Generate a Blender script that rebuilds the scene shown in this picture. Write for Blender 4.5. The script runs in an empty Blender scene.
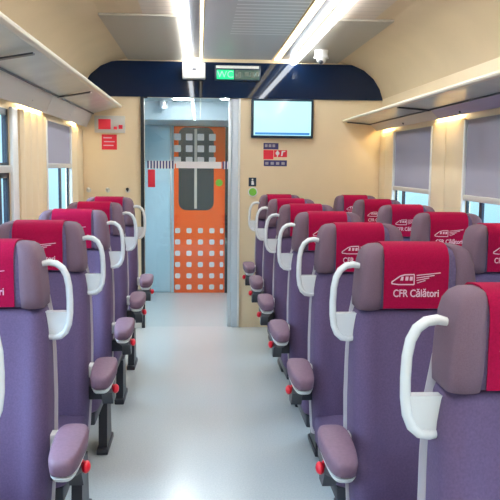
import bpy, bmesh, math, random
from mathutils import Vector, Matrix
random.seed(4)
R = math.radians
scene = bpy.context.scene
col = scene.collection

# ------------------------------------------------------------------ camera, sky, exposure
cam_d = bpy.data.cameras.new('camera'); cam = bpy.data.objects.new('camera', cam_d); col.objects.link(cam)
cam_d.sensor_width = 36; cam_d.lens = 54; cam_d.clip_start = 0.05
cam.location = (0, 0, 1.5)
cam.rotation_euler = (Matrix.Rotation(R(-3.89), 3, 'Z') @ Matrix.Rotation(R(90 - 6.38), 3, 'X') @ Matrix.Rotation(R(0.6), 3, 'Z')).to_euler()   # slight roll of the hand-held phone
scene.camera = cam

world = bpy.data.worlds.new('sky'); scene.world = world; world.use_nodes = True
bg = world.node_tree.nodes['Background']
wn = world.node_tree
_tc = wn.nodes.new('ShaderNodeTexCoord'); _sx = wn.nodes.new('ShaderNodeSeparateXYZ'); _rp = wn.nodes.new('ShaderNodeValToRGB')
_mr = wn.nodes.new('ShaderNodeMapRange'); _mr.inputs['From Min'].default_value = -1; _mr.inputs['From Max'].default_value = 1
wn.links.new(_tc.outputs['Generated'], _sx.inputs[0]); wn.links.new(_sx.outputs['Z'], _mr.inputs['Value']); wn.links.new(_mr.outputs[0], _rp.inputs[0])
_e = _rp.color_ramp.elements
_e[0].position = 0.0; _e[0].color = (0.02, 0.04, 0.05, 1)
_e[1].position = 0.75; _e[1].color = (0.56, 0.80, 1.05, 1)
for _p, _c in ((0.44, (0.028, 0.055, 0.07, 1)), (0.50, (0.050, 0.080, 0.098, 1)), (0.56, (0.05, 0.085, 0.10, 1))):
    _n = _rp.color_ramp.elements.new(_p); _n.color = (*[v * .80 for v in _c[:3]], 1)
wn.links.new(_rp.outputs[0], bg.inputs[0]); bg.inputs[1].default_value = 15.0

vs = scene.view_settings
vs.view_transform = 'Standard'; vs.look = 'None'; vs.gamma = 1; vs.use_curve_mapping = False
vs.exposure = 0.28
STRIP_E, WARM_E, COVE_E, VEST_E = 20.0, 3.2, 20.0, 220.0

# ------------------------------------------------------------------ materials
def mat(name, color, rough=0.5, metal=0.0, noise=0.0, nscale=60, bump=0.0, bscale=300, emit=None, estr=0.0, spec=0.5, coat=0.0, sheen=0.0):
    m = bpy.data.materials.new(name); m.use_nodes = True
    nt = m.node_tree; b = nt.nodes['Principled BSDF']
    b.inputs['Base Color'].default_value = (*color, 1)
    b.inputs['Roughness'].default_value = rough
    b.inputs['Metallic'].default_value = metal
    b.inputs['Specular IOR Level'].default_value = spec
    b.inputs['Coat Weight'].default_value = coat
    b.inputs['Sheen Weight'].default_value = sheen
    if emit:
        b.inputs['Emission Color'].default_value = (*emit, 1); b.inputs['Emission Strength'].default_value = estr
    tc = nt.nodes.new('ShaderNodeTexCoord')
    if noise:
        n = nt.nodes.new('ShaderNodeTexNoise'); n.inputs['Scale'].default_value = nscale; n.inputs['Detail'].default_value = 3
        nt.links.new(tc.outputs['Object'], n.inputs['Vector'])
        r = nt.nodes.new('ShaderNodeValToRGB')
        r.color_ramp.elements[0].position = 0.3; r.color_ramp.elements[1].position = 0.7
        r.color_ramp.elements[0].color = (*[c * (1 - noise) for c in color], 1)
        r.color_ramp.elements[1].color = (*[min(1, c * (1 + noise)) for c in color], 1)
        nt.links.new(n.outputs['Fac'], r.inputs[0]); nt.links.new(r.outputs[0], b.inputs['Base Color'])
    if bump:
        n2 = nt.nodes.new('ShaderNodeTexNoise'); n2.inputs['Scale'].default_value = bscale
        bm_ = nt.nodes.new('ShaderNodeBump'); bm_.inputs['Strength'].default_value = bump; bm_.inputs['Distance'].default_value = 0.002
        nt.links.new(tc.outputs['Object'], n2.inputs['Vector']); nt.links.new(n2.outputs['Fac'], bm_.inputs['Height'])
        nt.links.new(bm_.outputs[0], b.inputs['Normal'])
    return m

def stripes(name, c1, c2, scale, rough=0.4, axis='Y', metal=0.0, duty=0.5):
    m = mat(name, c1, rough, metal); nt = m.node_tree; b = nt.nodes['Principled BSDF']
    tc = nt.nodes['Texture Coordinate']
    sx = nt.nodes.new('ShaderNodeSeparateXYZ'); nt.links.new(tc.outputs['Object'], sx.inputs[0])
    mu = nt.nodes.new('ShaderNodeMath'); mu.operation = 'MULTIPLY'; mu.inputs[1].default_value = scale
    fr = nt.nodes.new('ShaderNodeMath'); fr.operation = 'FRACT'
    gt = nt.nodes.new('ShaderNodeMath'); gt.operation = 'GREATER_THAN'; gt.inputs[1].default_value = duty
    mx = nt.nodes.new('ShaderNodeMix'); mx.data_type = 'RGBA'
    mx.inputs[6].default_value = (*c1, 1); mx.inputs[7].default_value = (*c2, 1)
    nt.links.new(sx.outputs[axis], mu.inputs[0]); nt.links.new(mu.outputs[0], fr.inputs[0]); nt.links.new(fr.outputs[0], gt.inputs[0])
    nt.links.new(gt.outputs[0], mx.inputs[0]); nt.links.new(mx.outputs[2], b.inputs['Base Color'])
    return m

def glass(name, tint=(1, 1, 1), gloss=0.08, rough=0.0):
    m = bpy.data.materials.new(name); m.use_nodes = True; nt = m.node_tree; nt.nodes.clear()
    o = nt.nodes.new('ShaderNodeOutputMaterial'); t = nt.nodes.new('ShaderNodeBsdfTransparent'); g = nt.nodes.new('ShaderNodeBsdfGlossy')
    x = nt.nodes.new('ShaderNodeMixShader'); t.inputs[0].default_value = (*tint, 1); g.inputs['Roughness'].default_value = rough
    x.inputs[0].default_value = gloss
    nt.links.new(t.outputs[0], x.inputs[1]); nt.links.new(g.outputs[0], x.inputs[2]); nt.links.new(x.outputs[0], o.inputs[0])
    return m

M = {}
M['cream'] = mat('cream_panel', (0.80, 0.64, 0.42), 0.45, noise=0.02, nscale=4)
M['wall_lower'] = mat('pale_wall', (0.72, 0.66, 0.54), 0.45)
M['cove'] = mat('cove_panel', (0.62, 0.48, 0.30), 0.5, noise=0.03, nscale=3)
M['grey_ceiling'] = mat('grey_ceiling_panel', (0.42, 0.38, 0.31), 0.5)
M['louvre'] = stripes('louvred_panel', (0.46, 0.48, 0.52), (0.72, 0.74, 0.78), 10, 0.35, 'Y', duty=0.72)
M['centre'] = mat('plain_centre_panel', (0.46, 0.48, 0.52), 0.35)
M['pinkish'] = stripes('perforated_side_panel', (0.60, 0.50, 0.40), (0.46, 0.38, 0.31), 9, 0.45, 'Y', duty=0.9)
M['channel'] = mat('dark_channel', (0.04, 0.04, 0.045), 0.35)
M['navy'] = mat('navy_gloss', (0.004, 0.014, 0.045), 0.03, spec=0.35)
M['strip'] = mat('led_strip', (1, 1, 1), 0.4, emit=(0.90, 0.95, 1.0), estr=STRIP_E)
M['warmstrip'] = mat('warm_led_strip', (1, 0.9, 0.6), 0.4, emit=(1.0, 0.84, 0.52), estr=WARM_E)
M['cove_led'] = mat('cove_led', (1, 0.9, 0.6), 0.4, emit=(1.0, 0.80, 0.42), estr=COVE_E)
M['rack_lip'] = mat('rack_lip', (0.72, 0.66, 0.54), 0.35)
M['rack_glass'] = mat('rack_underside', (0.50, 0.54, 0.52), 0.28, metal=0.15, noise=0.10, nscale=5)
M['bracket'] = mat('rack_bracket', (0.03, 0.035, 0.05), 0.35)
M['side_panel'] = mat('rack_side_panel', (0.58, 0.55, 0.50), 0.4)
M['lavender'] = mat('lavender_panel', (0.40, 0.39, 0.55), 0.35)
M['white'] = mat('white_plastic', (0.80, 0.80, 0.78), 0.3)
M['handle'] = mat('handle_plastic', (0.72, 0.74, 0.76), 0.25)
M['shell'] = mat('seat_shell', (0.42, 0.37, 0.40), 0.35)
M['dark'] = mat('dark_metal', (0.02, 0.022, 0.035), 0.4)
M['black'] = mat('black_rubber', (0.012, 0.014, 0.02), 0.4)
M['fabric'] = mat('purple_fabric', (0.118, 0.073, 0.158), 0.85, noise=0.12, nscale=180, bump=0.3, bscale=500)
M['headfab'] = mat('headrest_fabric', (0.135, 0.095, 0.19), 0.8, noise=0.15, nscale=160, bump=0.3, bscale=500)
M['wing'] = mat('mauve_wing_fabric', (0.18, 0.105, 0.145), 0.8, noise=0.10, nscale=420, bump=0.3, bscale=500)
M['pad'] = mat('armrest_mauve', (0.20, 0.11, 0.16), 0.6, noise=0.08, nscale=90)
M['red'] = mat('red_cover_fabric', (0.37, 0.002, 0.048), 0.8, noise=0.12, nscale=220, bump=0.3, bscale=600, spec=0.15)
M['logo'] = mat('printed_logo', (0.78, 0.50, 0.60), 0.7)
M['redplastic'] = mat('red_plastic', (0.80, 0.01, 0.03), 0.3)
M['signred'] = mat('red_sign', (0.82, 0.02, 0.05), 0.4)
M['navyprint'] = mat('navy_print', (0.05, 0.04, 0.16), 0.5)
M['signgreen'] = mat('green_print', (0.20, 0.55, 0.06), 0.4)
M['winframe'] = mat('black_window_frame', (0.015, 0.02, 0.035), 0.35)
M['rail'] = mat('blind_rail', (0.66, 0.64, 0.60), 0.35, metal=0.2)
M['alu'] = mat('brushed_aluminium', (0.62, 0.66, 0.70), 0.3, metal=0.6)
M['blue_panel'] = mat('pale_blue_panel', (0.50, 0.72, 0.84), 0.35)
M['orange'] = mat('orange_door', (0.95, 0.11, 0.003), 0.5, spec=0.2)
M['dots'] = mat('white_dots', (0.80, 0.74, 0.74), 0.5)
M['darkglass'] = mat('dark_window_glass', (0.028, 0.045, 0.06), 0.2, spec=0.3)
M['post'] = mat('pale_door_post', (0.58, 0.64, 0.70), 0.4)
M['glass'] = glass('clear_glass', (0.96, 1, 1), 0.05)
M['doorglass'] = glass('door_glass', (0.95, 0.98, 0.99), 0.045)
M['screen'] = mat('lit_screen', (0.1, 0.1, 0.1), 0.2, emit=(0.50, 0.97, 1.0), estr=0.92)
M['screenbar'] = mat('screen_blue', (0.02, 0.05, 0.1), 0.2, emit=(0.05, 0.30, 0.75), estr=0.8)
M['bezel'] = mat('screen_bezel', (0.01, 0.03, 0.06), 0.3)
M['ledgreen'] = mat('lit_green', (0, 0.1, 0.05), 0.3, emit=(0.0, 0.85, 0.28), estr=0.9)
M['ledpale'] = mat('lit_pale', (0.1, 0.1, 0.1), 0.3, emit=(0.35, 1.0, 0.65), estr=0.9)
M['leddim'] = mat('dim_display', (0.02, 0.05, 0.05), 0.2, emit=(0.10, 0.14, 0.10), estr=0.6)
M['leddim2'] = mat('dim_symbols', (0.16, 0.20, 0.16), 0.4)
M['lamp'] = mat('round_lamp', (1, 1, 1), 0.3, emit=(1.0, 0.97, 0.93), estr=VEST_E)

def blind_mat():
    m = bpy.data.materials.new('grey_blind_fabric'); m.use_nodes = True; nt = m.node_tree; nt.nodes.clear()
    o = nt.nodes.new('ShaderNodeOutputMaterial'); d = nt.nodes.new('ShaderNodeBsdfDiffuse'); t = nt.nodes.new('ShaderNodeBsdfTranslucent')
    x = nt.nodes.new('ShaderNodeMixShader'); d.inputs[0].default_value = (0.52, 0.49, 0.54, 1); t.inputs[0].default_value = (0.30, 0.26, 0.30, 1)
    x.inputs[0].default_value = 0.35
    nt.links.new(d.outputs[0], x.inputs[1]); nt.links.new(t.outputs[0], x.inputs[2]); nt.links.new(x.outputs[0], o.inputs[0])
    return m
M['blind'] = blind_mat()

def floor_mat():
    m = mat('vinyl_floor', (0.62, 0.60, 0.55), 0.22); nt = m.node_tree; b = nt.nodes['Principled BSDF']
    tc = nt.nodes['Texture Coordinate']
    n = nt.nodes.new('ShaderNodeTexNoise'); n.inputs['Scale'].default_value = 120; n.inputs['Detail'].default_value = 4
    nt.links.new(tc.outputs['Object'], n.inputs['Vector'])
    r = nt.nodes.new('ShaderNodeValToRGB'); r.color_ramp.elements[0].position = 0.35; r.color_ramp.elements[1].position = 0.65
    r.color_ramp.elements[0].color = (0.52, 0.56, 0.58, 1); r.color_ramp.elements[1].color = (0.60, 0.63, 0.64, 1)
    nt.links.new(n.outputs['Fac'], r.inputs[0]); nt.links.new(r.outputs[0], b.inputs['Base Color'])
    return m
M['floor'] = floor_mat()

# ------------------------------------------------------------------ mesh helpers
def box(bm, x0, x1, y0, y1, z0, z1, bev=0.0, seg=2):
    mtx = Matrix.Translation(((x0 + x1) / 2, (y0 + y1) / 2, (z0 + z1) / 2)) @ Matrix.Diagonal((abs(x1 - x0), abs(y1 - y0), abs(z1 - z0), 1))
    r = bmesh.ops.create_cube(bm, size=1, matrix=mtx)
    if bev:
        es = {e for v in r['verts'] for e in v.link_edges}
        bmesh.ops.bevel(bm, geom=list(es), offset=bev, segments=seg, affect='EDGES', profile=0.5)

def prism(bm, pts, axis, a, b):
    """closed polygon pts (2-D) extruded along an axis from a to b. axis 'y': pts=(x,z); 'x': pts=(y,z); 'z': pts=(x,y)"""
    def P(p, t):
        return {'y': (p[0], t, p[1]), 'x': (t, p[0], p[1]), 'z': (p[0], p[1], t)}[axis]
    v0 = [bm.verts.new(P(p, a)) for p in pts]; v1 = [bm.verts.new(P(p, b)) for p in pts]
    bm.faces.new(v0); bm.faces.new(v1[::-1]); n = len(pts)
    for i in range(n):
        bm.faces.new((v0[i], v1[i], v1[(i + 1) % n], v0[(i + 1) % n]))

def ribbon(bm, pts, th, axis, a, b):
    """open 2-D path given thickness th, extruded"""
    L, Rr = [], []
    for i, p in enumerate(pts):
        q0 = pts[max(i - 1, 0)]; q1 = pts[min(i + 1, len(pts) - 1)]
        d = Vector((q1[0] - q0[0], q1[1] - q0[1])).normalized(); n = Vector((-d.y, d.x)) * th / 2
        L.append((p[0] + n.x, p[1] + n.y)); Rr.append((p[0] - n.x, p[1] - n.y))
    prism(bm, L + Rr[::-1], axis, a, b)

def tube(bm, pts, r, n=12, ry=None):
    pts = [Vector(p) for p in pts]; rings = []
    for i, p in enumerate(pts):
        d = (pts[min(i + 1, len(pts) - 1)] - pts[max(i - 1, 0)]).normalized()
        s = d.cross(Vector((0, 1, 0)))
        if s.length < 1e-3: s = d.cross(Vector((1, 0, 0)))
        s.normalize(); u = s.cross(d).normalized()
        rr = r[i] if isinstance(r, (list, tuple)) else r
        k = ry if ry else 1
        rings.append([bm.verts.new(p + s * math.cos(2 * math.pi * j / n) * rr + u * math.sin(2 * math.pi * j / n) * rr * k) for j in range(n)])
    for a, b in zip(rings, rings[1:]):
        for j in range(n): bm.faces.new((a[j], a[(j + 1) % n], b[(j + 1) % n], b[j]))
    bm.faces.new(rings[0][::-1]); bm.faces.new(rings[-1])

def cyl(bm, c, r1, r2, h, axis='z', n=24):
    rot = {'z': Matrix.Identity(4), 'y': Matrix.Rotation(R(90), 4, 'X'), 'x': Matrix.Rotation(R(90), 4, 'Y')}[axis]
    bmesh.ops.create_cone(bm, cap_ends=True, segments=n, radius1=r1, radius2=r2, depth=h, matrix=Matrix.Translation(c) @ rot)

def ball(bm, c, s, seg=16):
    bmesh.ops.create_uvsphere(bm, u_segments=seg, v_segments=seg // 2, radius=1, matrix=Matrix.Translation(c) @ Matrix.Diagonal((*s, 1)))

def smooth(a, b, x):
    t = min(1, max(0, (x - a) / (b - a))); return t * t * (3 - 2 * t)

def ring(z, w, yf, yb, r, dish=0.0, cx=0.0, nf=27, band=(0.55, 0.78)):
    pts = []
    r = min(r, w * 0.95, (yb - yf) * 0.48)
    def ed(x):
        d = w - abs(x)
        return r - math.sqrt(max(0, r * r - (r - d) ** 2)) if d < r else 0
    xs = [w * math.sin(math.pi / 2 * (2 * i / (nf - 1) - 1)) for i in range(nf)]
    for x in xs:
        pts.append((cx + x, yf + ed(x) + dish * (1 - smooth(band[0], band[1], abs(x) / w)), z))
    for x in reversed(xs):
        pts.append((cx + x, yb - ed(x), z))
    return pts

def loft(bm, rings, cap=True):
    vr = [[bm.verts.new(p) for p in rg] for rg in rings]; n = len(vr[0])
    for a, b in zip(vr, vr[1:]):
        for j in range(n): bm.faces.new((a[j], a[(j + 1) % n], b[(j + 1) % n], b[j]))
    if cap:
        bm.faces.new(vr[0][::-1]); bm.faces.new(vr[-1])

def rot_rect(w, h, r, cx, cz, seg=6):
    out = []
    for (sx, sz, a0) in ((1, 1, 0), (-1, 1, 90), (-1, -1, 180), (1, -1, 270)):
        for k in range(seg + 1):
            a = R(a0 + 90 * k / seg)
            out.append((cx + sx * (w / 2 - r) + r * math.cos(a), cz + sz * (h / 2 - r) + r * math.sin(a)))
    return out

def obj(name, bm, m, parent=None, shade=True, ang=40):
    bmesh.ops.remove_doubles(bm, verts=bm.verts[:], dist=1e-5)
    bmesh.ops.recalc_face_normals(bm, faces=bm.faces[:])
    me = bpy.data.meshes.new(name); bm.to_mesh(me); bm.free()
    me.materials.append(m)
    if shade:
        for p in me.polygons: p.use_smooth = True
        me.set_sharp_from_angle(angle=R(ang))
    o = bpy.data.objects.new(name, me); col.objects.link(o)
    if parent: o.parent = parent
    return o

def tag(o, label, cat, group=None):
    o['label'] = label; o['category'] = cat
    if group: o['group'] = group
    return o

def struct(name, bm, m, parent=None, **k):
    o = obj(name, bm, m, parent, **k)
    if not parent: o['kind'] = 'structure'
    return o

def thing(name, loc, label, cat, group=None):
    o = bpy.data.objects.new(name, None); col.objects.link(o); o.location = loc; o.empty_display_size = 0.1
    return tag(o, label, cat, group)

def bmn(): return bmesh.new()

def text_mesh(s, size, depth=0.0008, align='CENTER', sx=1.0, bold=0.0):
    cu = bpy.data.curves.new('t', 'FONT'); cu.body = s; cu.size = size; cu.extrude = depth; cu.align_x = align; cu.align_y = 'CENTER'; cu.offset = bold
    o = bpy.data.objects.new('t', cu); col.objects.link(o)
    bpy.context.view_layer.update()
    me = bpy.data.meshes.new_from_object(o.evaluated_get(bpy.context.evaluated_depsgraph_get()))
    bpy.data.objects.remove(o); bpy.data.curves.remove(cu)
    bm = bmesh.new(); bm.from_mesh(me); bpy.data.meshes.remove(me)
    # stand up, facing -Y
    bmesh.ops.transform(bm, matrix=Matrix.Rotation(R(90), 4, 'X') @ Matrix.Diagonal((sx, 1, 1, 1)), verts=bm.verts[:])
    return bm

def lettering(s, size, x, y, z, m, parent=None, name='lettering', sx=1.0, bold=0.0):
    bm = text_mesh(s, size, sx=sx, bold=bold); bmesh.ops.translate(bm, vec=(x, y, z), verts=bm.verts[:])
    return obj(name, bm, m, parent, shade=False)

# ------------------------------------------------------------------ dimensions
XL, XR, YF, YB = -1.06, 1.67, 6.9, -1.6
VY = 8.85                      # end wall of the vestibule
CX = (XL + XR) / 2

# ------------------------------------------------------------------ structure
bm = bmn(); box(bm, XL - .1, XR + .1, YB - .1, VY + .1, -0.06, 0); struct('floor', bm, M['floor'], shade=False)

def side_wall(name, x, sgn, wins):
    bm = bmn(); x0, x1 = (x, x + sgn * 0.03)
    if x0 > x1: x0, x1 = x1, x0
    box(bm, x0, x1, YB, YF, 0, 0.85)
    box(bm, x0, x1, YB, YF, 1.80, 2.12)
    ys = [YB] + [v for w in sorted(wins) for v in w] + [YF]
    for a, b in zip(ys[0::2], ys[1::2]): box(bm, x0, x1, a, b, 0.85, 1.80)
    return struct(name, bm, M['cream'], shade=False)
WR = [(5.33, 6.34), (3.58, 4.62), (1.90, 2.95), (0.15, 1.20), (-1.45, -.55)]
WL = [(5.28, 6.22), (3.25, 4.30), (1.50, 2.55), (-.25, .80)]
side_wall('wall_right', XR, 1, WR); side_wall('wall_left', XL, -1, WL)
bm = bmn(); box(bm, XL - .07, XR + .07, YB - .06, YB, 0, 2.6); struct('wall_back', bm, M['cream'], shade=False)

# windows
wi = 0
def window(x, sgn, y0, y1, style):
    global wi; wi += 1
    o = 0.03 * sgn
    fr = bmn(); t = 0.035 if style == 'open' else 0.018
    xa, xb = sorted((x + sgn * 0.004, x + sgn * (0.030 if style == 'open' else 0.018)))
    box(fr, xa, xb, y0, y0 + t, .85, 1.80); box(fr, xa, xb, y1 - t, y1, .85, 1.80)
    box(fr, xa, xb, y0, y1, .85, .85 + t); box(fr, xa, xb, y0, y1, 1.80 - t, 1.80)
    if style == 'open':
        box(fr, xa, xb, y0, y1, 1.49, 1.505); box(fr, xa, xb, y0, y1, 1.42, 1.45)
        box(fr, xa, xb, y0 + .05, y0 + .08, .85, 1.45); box(fr, xa, xb, y1 - .2, y1 - .17, .85, 1.45)
    else:
        ym = y0 + (y1 - y0) * (.60 if sgn < 0 else .74); box(fr, xa, xb, ym, ym + .05, .85, 1.80)
    w = struct('window_%d' % wi, fr, M['winframe'], shade=False)
    p = bmn(); xg = x + sgn * 0.012; box(p, xg - .003, xg + .003, y0 + t, y1 - t, .85 + t, 1.80 - t); obj('pane', p, M['glass'], w, shade=False)
    if style == 'open':
        p = bmn(); box(p, min(x + sgn * .028, x - sgn * 0.008), max(x + sgn * .028, x - sgn * .008), y0, y1, 1.45, 1.49, .003); obj('middle_rail', p, M['rail'], w)
    return w
for i, (a, b) in enumerate(WR): window(XR, 1, a, b, 'blind')
for i, (a, b) in enumerate(WL): window(XL, -1, a, b, 'open' if i == 1 else 'blind')

def blind(x, sgn, y0, y1, zb, label):
    t = thing('window_blind', (x, (y0 + y1) / 2, 1.8), label, 'blind', None)
    h = (y1 - y0) / 2
    b = bmn(); n = 24; xs = []
    pts = [(-sgn * 0.006, 0.0), (-sgn * 0.007, zb - 1.8 + .03)]
    xa, xb = sorted((-sgn * 0.006, -sgn * 0.0075)); box(b, xa, xb, -h, h, zb - 1.8 + .02, 0.0); obj('fabric', b, M['blind'], t, shade=False)
    b = bmn(); xa, xb = sorted((0.0 - sgn * .002, -sgn * 0.02)); box(b, xa, xb, -h, h, zb - 1.8, zb - 1.8 + .035, .004); obj('bottom_rail', b, M['rail'], t)
    for s in (-1, 1):
        b = bmn(); xa, xb = sorted((0.0, -sgn * 0.022)); box(b, xa, xb, s * (h + .018) - .014, s * (h + .018) + .014, .86 - 1.8, 0.0, .004); obj('guide_rail', b, M['white'], t)
    return t
blind(XR, 1, *WR[0], 1.31, 'grey roller blind on the right side, nearest the front wall')
blind(XR, 1, *WR[1], 1.30, 'grey roller blind at the right edge, second window from the front wall')
blind(XR, 1, *WR[2], 1.30, 'grey roller blind on the right side, third window from the front wall')
blind(XL, -1, *WL[0], 1.47, 'grey roller blind on the left side, between the cream panels by the hooks')

# cream pillar panels between windows, each with a seam, and warm glow strip above
tn = 0
def pillar(x, sgn, y0, y1, m, seam=None, folds=False):
    global tn; tn += 1
    b = bmn()
    if folds:
        n = 40; pts = []
        for i in range(n + 1):
            y = y0 + (y1 - y0) * i / n
            pts.append((x - sgn * (0.020 + 0.013 * math.sin(i / n * 2 * math.pi * 4)), y))
        poly = pts + [(x - sgn * .0005, y1), (x - sgn * .0005, y0)]
        prism(b, poly, 'z', 0.80, 1.815)
    else:
        parts = [(y0, y1)] if not seam else [(y0, seam - .004), (seam + .004, y1)]
        for a, c in parts:
            xa, xb = sorted((x - sgn * .0005, x - sgn * 0.018)); box(b, xa, xb, a, c, 0.80, 1.815, .004)
    o = struct('trim_%d' % tn, b, m); return o
def glow(x, sgn, y0, y1, label):
    b = bmn(); xa, xb = sorted((x - sgn * 0.004, x - sgn * .040)); box(b, xa, xb, y0, y1, 1.845, 1.850)
    return tag(obj('accent_light', b, M['cove_led'], shade=False), label, 'light')
pillar(XR, 1, 4.66, 5.29, M['cream'], 5.0); pillar(XR, 1, 6.38, 6.86, M['cream'], 6.66)
pillar(XR, 1, 2.99, 3.54, M['cream'], 3.3); pillar(XR, 1, 1.24, 1.86, M['cream'], 1.55)
pillar(XL, -1, 4.48, 5.22, M['cream'], folds=True); pillar(XL, -1, 4.31, 4.44, M['white']); pillar(XL, -1, 6.27, 6.86, M['cream'], 6.55)
pillar(XL, -1, 2.6, 3.2, M['cream'], 2.9); pillar(XL, -1, .85, 1.45, M['cream'], 1.15)
glow(XR, 1, 4.70, 5.25, 'warm light glowing along top of the cream panel between the right windows')
glow(XR, 1, 6.42, 6.82, 'warm light atop the cream panel in the far right corner')
glow(XR, 1, 3.03, 3.50, 'warm light under the right luggage rack, outside the right edge of the view')
glow(XL, -1, 4.52, 5.18, 'warm light glowing along top of the folded cream panel on the left')
glow(XL, -1, 6.31, 6.60, 'warm light atop the narrow cream panel left of the front wall')

# ceiling: coves and flat panels, extruded
def cove_pts(s):      # s=-1 left, +1 right
    edge = XL if s < 0 else XR
    a = [(0.0, 2.12), (.03, 2.21), (.09, 2.30), (.18, 2.375), (.30, 2.425), (.44, 2.45)]
    return [(edge - s * p[0], p[1]) for p in a]
b = bmn()
for s in (-1, 1):
    pts = cove_pts(s); inner = -0.135 if s < 0 else 0.875
    prism(b, pts + [(pts[-1][0], 2.60), (pts[0][0], 2.60)], 'y', YB, YF)
box(b, XL, XR, YB, YF, 2.57, 2.62)
ceil = struct('ceiling', b, M['cove'], ang=25)
for nm, xa, xb, za, m, y0, y1 in (
    ('ceiling_side_panel', -.36, -.135, 2.447, M['pinkish'], YB, 4.9),
    ('ceiling_side_panel', cove_pts(-1)[-1][0] - .02, -.135, 2.435, M['grey_ceiling'], 4.9, YF),
    ('ceiling_side_panel', .875, 1.12, 2.447, M['pinkish'], YB, 4.9),
    ('ceiling_side_panel', cove_pts(-1)[-1][0] - .02, -.36, 2.449, M['cove'], YB, 4.9),
    ('ceiling_side_panel', 1.12, cove_pts(1)[-1][0] + .02, 2.449, M['cove'], YB, 4.9),
    ('ceiling_side_panel', .875, cove_pts(1)[-1][0] + .02, 2.435, M['grey_ceiling'], 4.9, YF),
    ('louvred_panel', .22, .65, 2.455, M['louvre'], YB, 5.6), ('centre_panel', .03, .22, 2.455, M['centre'], YB, 5.6), ('centre_panel', .03, .65, 2.455, M['centre'], 5.6, YF),
    ('light_channel', -.07, .0, 2.465, M['channel'], YB, YF),
    ('light_channel', .73, .81, 2.465, M['channel'], YB, YF)):
    b = bmn(); box(b, xa, xb, y0, y1, za, 2.57); obj(nm, b, m, ceil, shade=False)

def strip(x0, x1, z0, z1, m, label, bulge=True):
    b = bmn(); box(b, x0, x1, YB + .02, YF - .02, z0, z1, .006)
    return tag(obj('strip_light', b, m), label, 'light')
strip(-.128, -.080, 2.415, 2.446, M['strip'], 'bright white strip light left of the louvred ceiling panel')
strip(.818, .866, 2.415, 2.446, M['strip'], 'bright white strip light on the ceiling leading to the screen')
strip(.002, .022, 2.45, 2.464, M['warmstrip'], 'thin warm strip light along the left edge of the louvred ceiling panel')
strip(.670, .715, 2.445, 2.464, M['warmstrip'], 'wide warm strip light along the right edge of the louvred ceiling panel')

# front wall with door opening, dark header
DX0, DX1, DZ = -.50, .365, 2.108
b = bmn()
box(b, XL, DX0, YF, YF + .05, 0, 2.3); box(b, DX1, XR, YF, YF + .05, 0, 2.3)
box(b, XL, XR, YF, YF + .05, DZ, 2.62)
struct('wall_front', b, M['cream'], shade=False)
b = bmn()
arc = [(XL + .03, DZ)]
for s, c in ((-1, XL + .03), (1, XR - .0)):
    seq = []
    for k in range(13):
        a = R(90 * k / 12)
        seq.append((c - s * (.33 - .33 * math.cos(a)), DZ + .03 + .285 * math.sin(a)))
    arc += seq if s < 0 else seq[::-1]
arc.append((XR - .0, DZ))
prism(b, arc, 'y', YF - .02, YF - .0005)
struct('trim_%d' % (tn + 1), b, M['navy'])
tn += 1
for nm, x, z in (('base', 0, 0),):
    b = bmn(); box(b, XL, DX0 - .02, YF - .012, YF - .0005, 0, .08); struct('baseboard_front', b, M['rail'], shade=False)

# sliding glass door
b = bmn()
box(b, DX0 - .03, DX0, YF - .03, YF + .06, 0, DZ); box(b, DX0 - .03, DX0 + .03, YF + .0, YF + .06, DZ - .01, DZ)
door = struct('door_1', b, M['black'], shade=False)
b = bmn(); box(b, .295, .355, YF - .01, YF + .06, 0, DZ, .008); obj('door_post', b, M['post'], door)
b = bmn(); box(b, .262, .292, YF + .02, YF + .05, 0, DZ, .004); obj('door_edge', b, M['alu'], door)
b = bmn(); box(b, .352, .37, YF - .02, YF + .05, 0, DZ, .003); obj('corner_strip', b, M['white'], door)
b = bmn(); box(b, DX0, .262, YF + .03, YF + .038, 0.0, DZ); obj('glass_panel', b, M['doorglass'], door, shade=False)
b = bmn(); box(b, -.215, .20, YF + .026, YF + .0295, 1.475, 1.535); obj('frosted_stripe', b, M['dots'], door, shade=False)
b = bmn()
for k in range(9): box(b, -.475 + k * .028, -.462 + k * .028, YF + .026, YF + .0295, 1.47, 1.54)
for k in range(2): box(b, .210 + k * .028, .223 + k * .028, YF + .026, YF + .0295, 1.47, 1.54)
obj('dark_dashes', b, M['navyprint'], door, shade=False)
b = bmn()
for k in range(9): box(b, -.461 + k * .028, -.450 + k * .028, YF + .026, YF + .0295, 1.47, 1.54)
for k in range(2): box(b, .224 + k * .028, .235 + k * .028, YF + .026, YF + .0295, 1.47, 1.54)
obj('white_dashes', b, M['dots'], door, shade=False)
b = bmn(); box(b, -.47, -.405, YF + .024, YF + .0298, 1.30, 1.46, .0005); st = tag(obj('glass_sticker', b, M['signred']), 'small red sticker at left of the glass door', 'sticker')
b = bmn(); prism(b, [(.18 + .033 * math.cos(a * math.pi / 10), 1.345 + .033 * math.sin(a * math.pi / 10)) for a in range(20)], 'y', YF + .024, YF + .0298)
tag(obj('round_sticker', b, M['signgreen']), 'round green sticker on the glass in front of the orange door', 'sticker')

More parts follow.
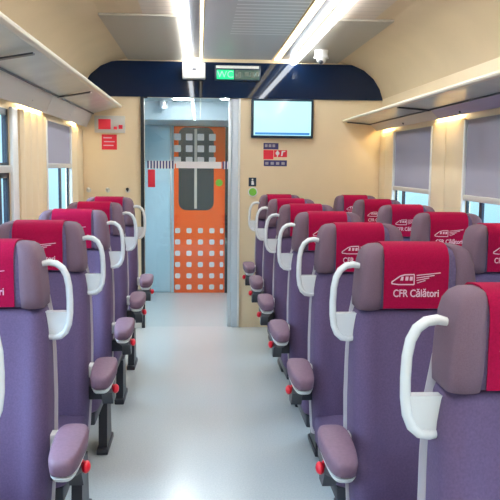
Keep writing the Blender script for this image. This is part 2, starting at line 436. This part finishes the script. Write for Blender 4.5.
# vestibule
b = bmn(); box(b, -.75, -.70, YF + .05, VY, 0, 2.3); struct('wall_vestibule_left', b, M['blue_panel'], shade=False)
b = bmn(); box(b, .60, .65, YF + .05, VY, 0, 2.3); struct('wall_vestibule_right', b, M['blue_panel'], shade=False)
b = bmn(); box(b, -.75, -.30, VY, VY + .05, 0, 2.3); box(b, .30, .65, VY, VY + .05, 0, 2.3); box(b, -.30, .30, VY, VY + .05, 1.95, 2.3)
struct('wall_vestibule_end', b, M['blue_panel'], shade=False)
b = bmn(); prism(b, [(YF + .05, 2.135), (YF + .75, 2.135), (YF + .85, 1.96), (VY, 1.96), (VY, 2.3), (YF + .05, 2.3)], 'x', -.75, .65); struct('ceiling_vestibule', b, mat('vestibule_ceiling', (0.24, 0.31, 0.36), 0.4), shade=False)
# pale panel door on left of vestibule
b = bmn(); box(b, -.69, -.345, VY - .03, VY - .001, .02, 1.93, .004); vp = struct('door_3', b, M['blue_panel'])
b = bmn(); box(b, -.345, -.325, VY - .04, VY - .001, .0, 1.95, .003); obj('edge_strip', b, M['alu'], vp)
# orange door
b = bmn(); box(b, -.298, .299, VY - .04, VY + .02, 0.0005, 1.95, .006); od = struct('door_2', b, M['orange'])
b = bmn(); prism(b, rot_rect(.41, .96, .09, -.038, 1.46), 'y', VY - .047, VY - .04); obj('door_window', b, M['darkglass'], od)
b = bmn(); box(b, -.06, -.03, VY - .05, VY - .047, 1.0, 1.92); obj('window_bar', b, M['side_panel'], od, shade=False)
b = bmn()
for r_ in range(6):
    for c in range(5):
        x = -.255 + c * .134; z = .03 + r_ * .134
        if x > .27: x = .262
        w = .038 if c < 4 else .02
        prism(b, rot_rect(min(2 * w, .060), .060, .015 if c < 4 else .010, x, z + .04, 3), 'y', VY - .0425, VY - .04)
for r_ in range(4):
    for c in range(5):
        x = -.255 + c * .134; z = 1.56 + r_ * .134
        if z > 1.92 or c == 4: continue
        prism(b, rot_rect(.078, .078, .008, x, z, 3), 'y', VY - .0495, VY - .0402)
obj('white_dot_pattern', b, M['dots'], od, shade=False)
b = bmn(); box(b, .30, .34, VY - .05, VY - .001, 0, 1.95); struct('trim_%d' % (tn + 1), b, M['black'], shade=False); tn += 1
b = bmn(); cyl(b, (-.17, YF + .45, 2.1325), .085, .085, .004); tag(obj('ceiling_lamp', b, M['lamp']), 'round white lamp in the vestibule ceiling above the orange door', 'light')
b = bmn(); cyl(b, (.25, YF + .35, 2.1325), .05, .05, .004); tag(obj('ceiling_lamp', b, M['lamp']), 'small white lamp at the right of the vestibule ceiling', 'light')
b = bmn(); cyl(b, (-.36, YF + .72, 2.10), .04, .035, .07); ball(b, (-.36, YF + .72, 2.065), (.03, .03, .015)); tag(obj('smoke_detector', b, M['alu']), 'grey round detector on the vestibule ceiling left of the lamp', 'detector')

# ------------------------------------------------------------------ luggage racks
def rack(s, xf, xb_, z, label, dz=.0):
    """s=-1 left / +1 right; xf front edge, xb_ rear; z underside"""
    t = thing('luggage_rack', ((xf + xb_) / 2, 2.65, z), label, 'luggage rack')
    ox, oy, oz = t.location
    y0, y1 = YB + .01 - oy, YF - .03 - oy
    wall = XL if s < 0 else XR
    b = bmn()
    prism(b, [(xf + s * .012 - ox, 0.008 + dz), (xb_ - ox, -.012), (xb_ - ox, -.002), (xf + s * .012 - ox, .018 + dz)], 'y', y0, y1)
    obj('glass_shelf', b, M['rack_glass'], t, shade=False)
    b = bmn()
    lip = [(xf + s * .030, .002), (xf + s * .008, -.002), (xf - s * .004, .004), (xf - s * .007, .013), (xf - s * .003, .022), (xf + s * .010, .027), (xf + s * .03, .024)]
    prism(b, [(p[0] - ox, p[1] + dz) for p in lip], 'y', y0, y1); obj('front_rail', b, M['rack_lip'], t)
    # sloping side panel from rear of the shelf to window top
    segs = [(y0, 5.06 - oy, M['lavender'] if s > 0 else M['side_panel']), (5.064 - oy, y1, M['side_panel'])]
    for a, c, m in segs:
        b = bmn(); prism(b, [(xb_ - ox, .004), (xb_ - ox, -.016), (wall - s * .050 - ox, 1.832 - oz), (wall - s * .045 - ox, 1.832 - oz), (wall - s * .045 - ox, 1.852 - oz), (wall - s * .001 - ox, 1.852 - oz), (wall - s * .001 - ox, .02), (xb_ - ox, .02)], 'y', a, c); obj('side_panel', b, m, t, shade=False)
    b = bmn(); x_, y_ = sorted((xb_ - ox - s * .004, xb_ - ox - s * .012)); box(b, x_, y_, y0, y1, -.020, -.010); obj('rear_seam', b, M['bracket'], t, shade=False)
    Y0 = 6.84 if s > 0 else 5.22
    k = 0
    while Y0 > YB + .1:
        b = bmn(); pts = [(xf + s * .035 - ox, -.004 + dz * .5), (xb_ - ox, -.022), (xb_ - ox, -.013), (xf + s * .035 - ox, .004 + dz * .5)]
        prism(b, pts, 'y', Y0 - .02 - oy, Y0 + .02 - oy); obj('bracket', b, M['bracket'], t, shade=False); Y0 -= 1.76
    for yy in (5.9, 4.6, 3.4):   # small reading light spots on the side panel
        b = bmn(); c = Vector(((xb_ + wall) / 2 - ox, yy - oy, (1.83 + oz) / 2 - oz - .01)); ball(b, c + Vector((-s * .012, 0, -.01)), (.008, .008, .008)); obj('reading_light', b, M['bracket'], t)
    return t
rack(-1, -.70, -.955, 1.965, 'long left luggage rack with translucent grey underside above the single seats', .042)
rack(1, 1.305, 1.56, 1.905, 'long right luggage rack with translucent grey underside above the paired seats')

# ------------------------------------------------------------------ wall fittings
def rbox(x0, x1, z0, z1, y0=YF - .05, y1=YF - .001, bev=.004):
    b = bmn(); box(b, x0, x1, y0, y1, z0, z1, bev); return b
# screen
t = thing('wall_screen', (.745, YF - .0225, 1.76), 'lit pale cyan screen mounted on the front wall beside the door', 'screen')
def tl(bm, t):
    bmesh.ops.translate(bm, vec=-Vector(t.location), verts=bm.verts[:]); return bm
obj('bezel', tl(rbox(.465, 1.03, 1.755, 2.105, YF - .06, YF - .001, .012), t), M['bezel'], t)
obj('display', tl(rbox(.487, 1.008, 1.778, 2.085, YF - .063, YF - .059, .001), t), M['screen'], t)
obj('display_bar', tl(rbox(.50, .995, 1.785, 1.805, YF - .065, YF - .0625, .0005), t), M['screenbar'], t)
# toilet indicator
t = thing('toilet_indicator', (.33, YF - .03, 2.265), 'small green lit WC indicator on the dark header', 'sign')
obj('housing', tl(rbox(.135, .545, 2.262, 2.395, YF - .045, YF - .0205), t), M['bezel'], t)
obj('top_strip', tl(rbox(.145, .53, 2.368, 2.392, YF - .05, YF - .0455, .001), t), M['white'], t)
obj('green_display', tl(rbox(.15, .305, 2.272, 2.355, YF - .049, YF - .0455, .001), t), M['ledgreen'], t)
obj('dim_display', tl(rbox(.315, .535, 2.272, 2.355, YF - .049, YF - .0455, .001), t), M['leddim'], t)
lettering('WC', .085, .228 - t.location.x, -.0205, 2.312 - t.location.z, M['ledpale'], t)
for k, (x, w) in enumerate(((.345, .03), (.40, .05), (.455, .04), (.505, .03))):
    b = bmn(); box(b, x, x + w * .8, YF - .0505, YF - .049, 2.290 + (k % 2) * .012, 2.338); obj('dim_symbol', tl(b, t), M['leddim2'], t, shade=False)
# white box above the door
t = thing('ceiling_unit', (-.055, YF - .07, 2.262), 'small white box on the dark header at the end of the left strip light', 'fitting')
obj('case', tl(rbox(-.155, .05, 2.265, 2.405, YF - .14, YF - .0205, .01), t), M['white'], t)
b = bmn(); ball(b, (-.05, YF - .141, 2.345), (.022, .004, .008)); obj('sensor', tl(b, t), M['bracket'], t)
# dome camera on ceiling
t = thing('ceiling_camera', (.98, 6.15, 2.435), 'small white dome camera hanging from the right of the ceiling', 'camera')
b = bmn(); cyl(b, (0, 0, -.02), .05, .055, .04); cyl(b, (0, 0, -.05), .062, .052, .03); obj('base', b, M['white'], t)
b = bmn(); ball(b, (0, -.005, -.07), (.042, .042, .04)); obj('dome', b, M['white'], t)
b = bmn(); ball(b, (-.008, -.03, -.095), (.02, .02, .018)); obj('lens', b, M['bracket'], t)

# safety notice group on right of the wall
t = thing('safety_notice', (.70, YF - .002, 1.5), 'red and navy safety notice on the cream wall under the screen', 'sign')
def nb(x0, x1, z0, z1, m, name, d=.003): obj(name, tl(rbox(x0, x1, z0, z1, YF - d, YF - .0005, .0002), t), m, t, shade=False)
nb(.583, .72, 1.655, 1.712, M['navyprint'], 'upper_text_block'); nb(.583, .675, 1.565, 1.648, M['signred'], 'red_square'); nb(.68, .80, 1.585, 1.648, M['signred'], 'red_symbol_block'); nb(.588, .80, 1.502, 1.556, M['navyprint'], 'lower_text_block')
for x0, x1, z0, z1 in [(.595 + k * .035, .62 + k * .035, 1.675, 1.70) for k in range(3)] + [(.60 + k * .05, .63 + k * .05, 1.515, 1.54) for k in range(4)]:
    b = bmn(); box(b, x0, x1, YF - .0045, YF - .003, z0, z1); obj('printed_mark', tl(b, t), M['blind'], t, shade=False)
b = bmn()
cyl(b, (.712, YF - .004, 1.62), .018, .018, .003, 'y', 16); box(b, .707, .717, YF - .005, YF - .003, 1.588, 1.645)
prism(b, [(.745, 1.595), (.757, 1.595), (.765, 1.63), (.785, 1.635), (.785, 1.642), (.75, 1.642)], 'y', YF - .005, YF - .003)
obj('white_symbols', tl(b, t), M['white'], t, shade=False)
# small pictogram sticker and green button
t = thing('pictogram_sticker', (.485, YF - .002, 1.32), 'small dark square sticker with a white figure beside the door', 'sticker')
nb(.45, .52, 1.315, 1.395, M['bezel'], 'backing')
b = bmn(); ball(b, (.485, YF - .004, 1.378), (.008, .002, .008)); prism(b, [(.475, 1.33), (.50, 1.33), (.497, 1.36), (.488, 1.368), (.476, 1.365)], 'y', YF - .005, YF - .003); obj('figure', tl(b, t), M['white'], t)
t = thing('door_button', (.487, YF - .002, 1.265), 'round green door button below the pictogram sticker', 'button')
b = bmn(); cyl(b, (0, -.01, 0), .042, .045, .018, 'y'); obj('surround', b, M['white'], t)
b = bmn(); cyl(b, (0, -.022, 0), .033, .035, .01, 'y'); obj('cap', b, M['signgreen'], t)

# left: emergency box with red signs
t = thing('emergency_box', (-.82, YF - .002, 1.80), 'grey emergency box with red front under end of the left luggage rack', 'box')
obj('case', tl(rbox(-.94, -.67, 1.785, 1.935, YF - .028, YF - .001), t), M['side_panel'], t)
obj('red_label', tl(rbox(-.905, -.795, 1.815, 1.905, YF - .031, YF - .0285, .001), t), M['signred'], t)
b = bmn(); box(b, -.77, -.74, YF - .031, YF - .0285, 1.815, 1.84); box(b, -.725, -.69, YF - .031, YF - .0285, 1.82, 1.855); obj('red_marks', tl(b, t), M['signred'], t, shade=False)
t = thing('red_notice', (-.835, YF - .002, 1.64), 'red printed notice on the wall directly under the emergency box', 'sign')
nb(-.88, -.745, 1.635, 1.77, M['signred'], 'sheet')
for k, (x0, x1) in enumerate(((-.865, -.775), (-.86, -.765), (-.865, -.79))):
    b = bmn(); box(b, x0, x1, YF - .0045, YF - .003, 1.668 + k * .034, 1.677 + k * .034); obj('printed_line', tl(b, t), M['logo'], t, shade=False)
for x, m_ in ((-1.0, 'rail'), (-.83, 'rail'), (-.65, 'black')):
    lab = {-1.0: 'leftmost small coat hook on the front wall', -.83: 'middle small grey coat hook on the front wall', -.65: 'dark coat hook on the front wall, nearest the glass door'}[x]
    t = thing('coat_hook', (x, YF - .002, 1.27), lab, 'hook')
    b = bmn(); cyl(b, (0, -.006, 0), .02, .022, .01, 'y', 20); obj('mount', b, M['rail'], t)
    b = bmn(); tube(b, [(0, -.01, 0), (0, -.035, -.004), (0, -.045, .01)], [.009, .008, .008], 8); ball(b, (0, -.047, .012), (.014, .012, .014)); obj('peg', b, M['black' if m_ == 'black' else 'rail'], t)

# ------------------------------------------------------------------ seats
def mirror(bm): bmesh.ops.scale(bm, vec=(-1, 1, 1), verts=bm.verts[:]); return bm

def make_seat(aisle, name='train_seat'):
    """aisle=-1: aisle on -x side, +1: aisle on +x; aisle=0: window seat (no grab handle)"""
    root = bpy.data.objects.new(name, None); col.objects.link(root); root.empty_display_size = .1
    flip = (lambda b: mirror(b)) if aisle > 0 else (lambda b: b)
    # cushion
    b = bmn()
    rg = []
    for (z, s, g) in ((.32, .92, .03), (.34, .98, .008), (.42, 1.0, 0), (.442, .985, .006), (.451, .95, .02), (.454, .8, .06)):
        rg.append(ring(z, .20 * s, -.64 + g, -.12 - g * .3, .05))
    loft(b, rg); obj('seat_cushion', b, M['fabric'], root, ang=60)
    # backrest
    b = bmn(); rg = []
    for (z, w, yf, yb, d) in ((.36, .19, -.175, -.09, .0), (.38, .20, -.20, -.07, .01), (.52, .207, -.205, -.045, .022), (.62, .209, -.20, -.03, .022), (.75, .208, -.18, -.01, .02),
                              (.88, .204, -.15, .005, .018), (.98, .198, -.125, .018, .012), (1.03, .191, -.112, .022, .006), (1.046, .186, -.102, .02, .003), (1.05, .175, -.085, .01, .0)):
        rg.append(ring(z, w, yf, yb, .045, d))
    loft(b, rg); obj('backrest', b, M['fabric'], root, ang=60)
    # shell behind
    b = bmn(); rg = []
    for (z, w, yf, yb) in ((.34, .20, -.10, -.05), (.38, .203, -.085, -.035), (.62, .212, -.045, -.002), (.75, .211, -.025, .02), (.88, .206, -.01, .035), (1.0, .198, .005, .045), (1.12, .175, .01, .055), (1.20, .16, .01, .058), (1.225, .14, .02, .052)):
        rg.append(ring(z, w, yf, yb, .022))
    loft(b, rg); obj('back_shell', b, M['shell'], root, ang=60)
    # headrest
    b = bmn(); rg = []
    for (z, w, yf, yb) in ((1.053, .155, -.095, .015), (1.058, .17, -.105, .03), (1.08, .176, -.11, .04), (1.18, .172, -.11, .048), (1.22, .164, -.105, .046), (1.24, .152, -.092, .036), (1.249, .125, -.07, .02), (1.252, .09, -.05, 0)):
        rg.append(ring(z, w, yf, yb, .03))
    loft(b, rg); obj('headrest', b, M['headfab'], root, ang=60)
    for s in (-1, 1):
        b = bmn(); rg = []
        for (z, xo, xi, yf, yb) in ((1.050, .183, .125, -.108, .01), (1.053, .190, .120, -.120, .02), (1.09, .190, .118, -.127, .026), (1.15, .184, .116, -.127, .034), (1.20, .177, .114, -.123, .038), (1.226, .170, .110, -.116, .036), (1.243, .159, .106, -.104, .028), (1.252, .146, .100, -.088, .014), (1.256, .128, .095, -.066, -.004)):
            w, cx = (xo - xi) / 2, (xo + xi) / 2
            rg.append(ring(z, w, yf, yb, .026, 0, s * cx, nf=13))
        loft(b, rg); obj('headrest_wing', b, M['wing'], root, ang=70)
    # red cover
    b = bmn()
    path = [(-.1125, 1.058), (-.1135, 1.10), (-.1135, 1.208), (-.108, 1.227), (-.095, 1.245), (-.075, 1.255), (-.05, 1.2595), (-.01, 1.2595), (.02, 1.255), (.042, 1.245), (.055, 1.228), (.066, 1.20), (.068, 1.12)]
    ribbon(b, path, .004, 'x', -.103, .103)
    cov = obj('headrest_cover', b, M['red'], root, ang=50)
    y = -.1165
    lettering('CFR Călători', .033, 0, y, 1.106, M['logo'], cov, sx=.80, bold=.0004)
    # train emblem: nose outline, windows, speed lines
    b = bmn(); yy = (y - .0008, y + .0008)
    def ln(pts, th): ribbon(b, [(px * .95, pz - .008) for px, pz in pts], th, 'y', *yy)
    ln([(-.083, 1.146), (-.082, 1.152), (-.070, 1.160), (-.055, 1.170), (-.040, 1.174), (-.008, 1.175)], .0035)
    ln([(-.083, 1.146), (-.060, 1.143), (-.008, 1.143)], .0035)
    ln([(-.008, 1.175), (-.008, 1.143)], .003)
    for k, x in enumerate((-.052, -.036, -.022)): prism(b, [(x, 1.148), (x + .009, 1.148), (x + .010, 1.160), (x + .001 + (.003 if k == 0 else 0), 1.160)], 'y', *yy)
    for k, (x0, x1, z) in enumerate(((0.0, .080, 1.180), (0.0, .060, 1.172), (0.0, .042, 1.164), (.002, .03, 1.156))): ln([(x0, z - .008), (x1, z)], .0025)
    obj('train_emblem', b, M['logo'], cov, shade=False)
    if aisle <= 0: cov.location.x = -.010
    # grab handle
    if aisle != 0:
        b = bmn()
        P = [(-.182, 1.185), (-.205, 1.190), (-.228, 1.186), (-.247, 1.172), (-.260, 1.148), (-.267, 1.115), (-.270, 1.07), (-.270, 1.03), (-.266, .995), (-.256, .970), (-.240, .956), (-.220, .952), (-.20, .955)]
        tube(b, [(x + .006, -.05 + (0.02 * (1.19 - z) / .24) * -1, z) for x, z in P], [.009] + [.011] * 10 + [.010, .009], 12, 1.3)
        prism(b, [(-.262, 1.035), (-.256, .99), (-.244, .965), (-.229, .956), (-.195, .953), (-.188, 1.035)], 'y', -.072, -.045)
        obj('grab_handle', flip(b), M['handle'], root, ang=50)
    # armrest on the aisle side of the backrest (window seats have one on their left)
    AX = {-1: -.276, 1: -.288, 0: -.262}[aisle]
    def pad_loop(z, sc, tilt=.06):
        n = 36; loop = []
        for i in range(n):
            a = 2 * math.pi * i / n; c, sn = math.cos(a), math.sin(a)
            x = .048 * sc * math.copysign(abs(c) ** .55, c); yv = .145 * (sc if sc > .9 else sc * 1.05) * math.copysign(abs(sn) ** .65, sn)
            x *= (1.0 + .14 * (yv / .17))
            loop.append((AX + x, -.268 + yv, z + tilt * yv))
        return loop
    b = bmn(); loft(b, [pad_loop(z, sc) for z, sc in ((.632, .82), (.638, .95), (.668, 1.0), (.680, .95), (.685, .80))])
    obj('armrest', flip(b), M['pad'], root, ang=60)
    b = bmn(); loft(b, [pad_loop(z, sc) for z, sc in ((.606, .55), (.614, .78), (.631, .90))])
    box(b, AX + .045, -.195, -.14, -.085, .60, .655, .008)
    obj('armrest_support', flip(b), M['white'], root, ang=50)
    b = bmn(); prism(b, [(-.06, .48), (-.055, .61), (-.24, .615), (-.30, .603), (-.26, .57), (-.16, .54), (-.12, .48)], 'x', AX - .02, AX + .025)
    box(b, AX + .02, -.19, -.13, -.07, .50, .56, .006)
    obj('side_bracket', flip(b), M['dark'], root)
    b = bmn(); ball(b, (AX - .036, -.165, .56), (.014, .028, .019), 16); tube(b, [(AX - .01, -.13, .57), (AX - .03, -.16, .56)], .010, 8)
    obj('release_lever', flip(b), M['redplastic'], root)
    # pedestal legs and frame
    b = bmn(); box(b, -.18, .18, -.60, -.14, .255, .32, .01); obj('seat_frame', b, M['dark'], root)
    for lx in ((-.175, .175) if aisle > 0 else (-.06, .15)):
        b = bmn(); prism(b, [(-.30, .03), (-.27, .27), (-.12, .27), (-.10, .03)], 'x', lx - .022, lx + .022)
        box(b, lx - .03, lx + .03, -.33, -.06, 0.0005, .032, .006); obj('leg', b, M['dark'], root)
    return root

def copy_tree(o, parent=None):
    c = o.copy(); col.objects.link(c)
    if parent: c.parent = parent
    for ch in list(o.children): copy_tree(ch, c)
    return c

SW = 461 * 0
rows = [1.54, 2.41, 3.24, 4.05, 4.86, 5.67, 6.48]
G = {'a': 'aisle seats in the right row', 'w': 'window seats in the right row', 'l': 'single seats in the left row'}
aisle_lab = [
    'purple seat cut off by the bottom right corner, nearest in the right row',
    'second purple seat of the right aisle row, with its full red logo cover in view',
    'third purple seat from the front in the right aisle row',
    'fourth purple seat from the front in the right aisle row',
    'fifth purple seat from the front in the right aisle row',
    'second farthest purple seat of the right aisle row, one before the front wall',
    'farthest purple seat of the right aisle row, just below the green button']
win_lab = [
    'purple window seat beyond the right edge, beside the nearest aisle seat',
    'purple window seat past the right edge, beside the second aisle seat',
    'purple window seat cut by the right edge, with part of its red cover showing',
    'purple window seat fourth from the front wall, below the gap between the two right blinds',
    'purple window seat third from the front wall on the right',
    'purple window seat second from the front wall on the right',
    'farthest purple window seat on the right, directly against the cream front wall']
left_lab = [
    'purple single seat at the left edge, only its white handle in view',
    'nearest purple single seat in the left row, cut by the left edge',
    'second purple single seat of the left row, with blue lit headrest and white handle',
    'third purple single seat of the left row in view',
    'fourth purple single seat of the left row in view',
    'farthest purple single seat of the left row, by the glass door']
left_rows = [1.60, 2.45, 3.28, 4.12, 4.95, 5.75]
for X, key, aisle, labs, rws in ((.692, 'a', -1, aisle_lab, rows), (1.350, 'w', 0, win_lab, rows), (-.675, 'l', 1, left_lab, left_rows)):
    src = None
    for i, y in enumerate(rws):
        if src is None: src = s_ = make_seat(aisle)
        else: s_ = copy_tree(src)
        s_.location = (X + (-.004 if key == 'a' and i == 0 else 0), y, 0); tag(s_, labs[i], 'seat', G[key])
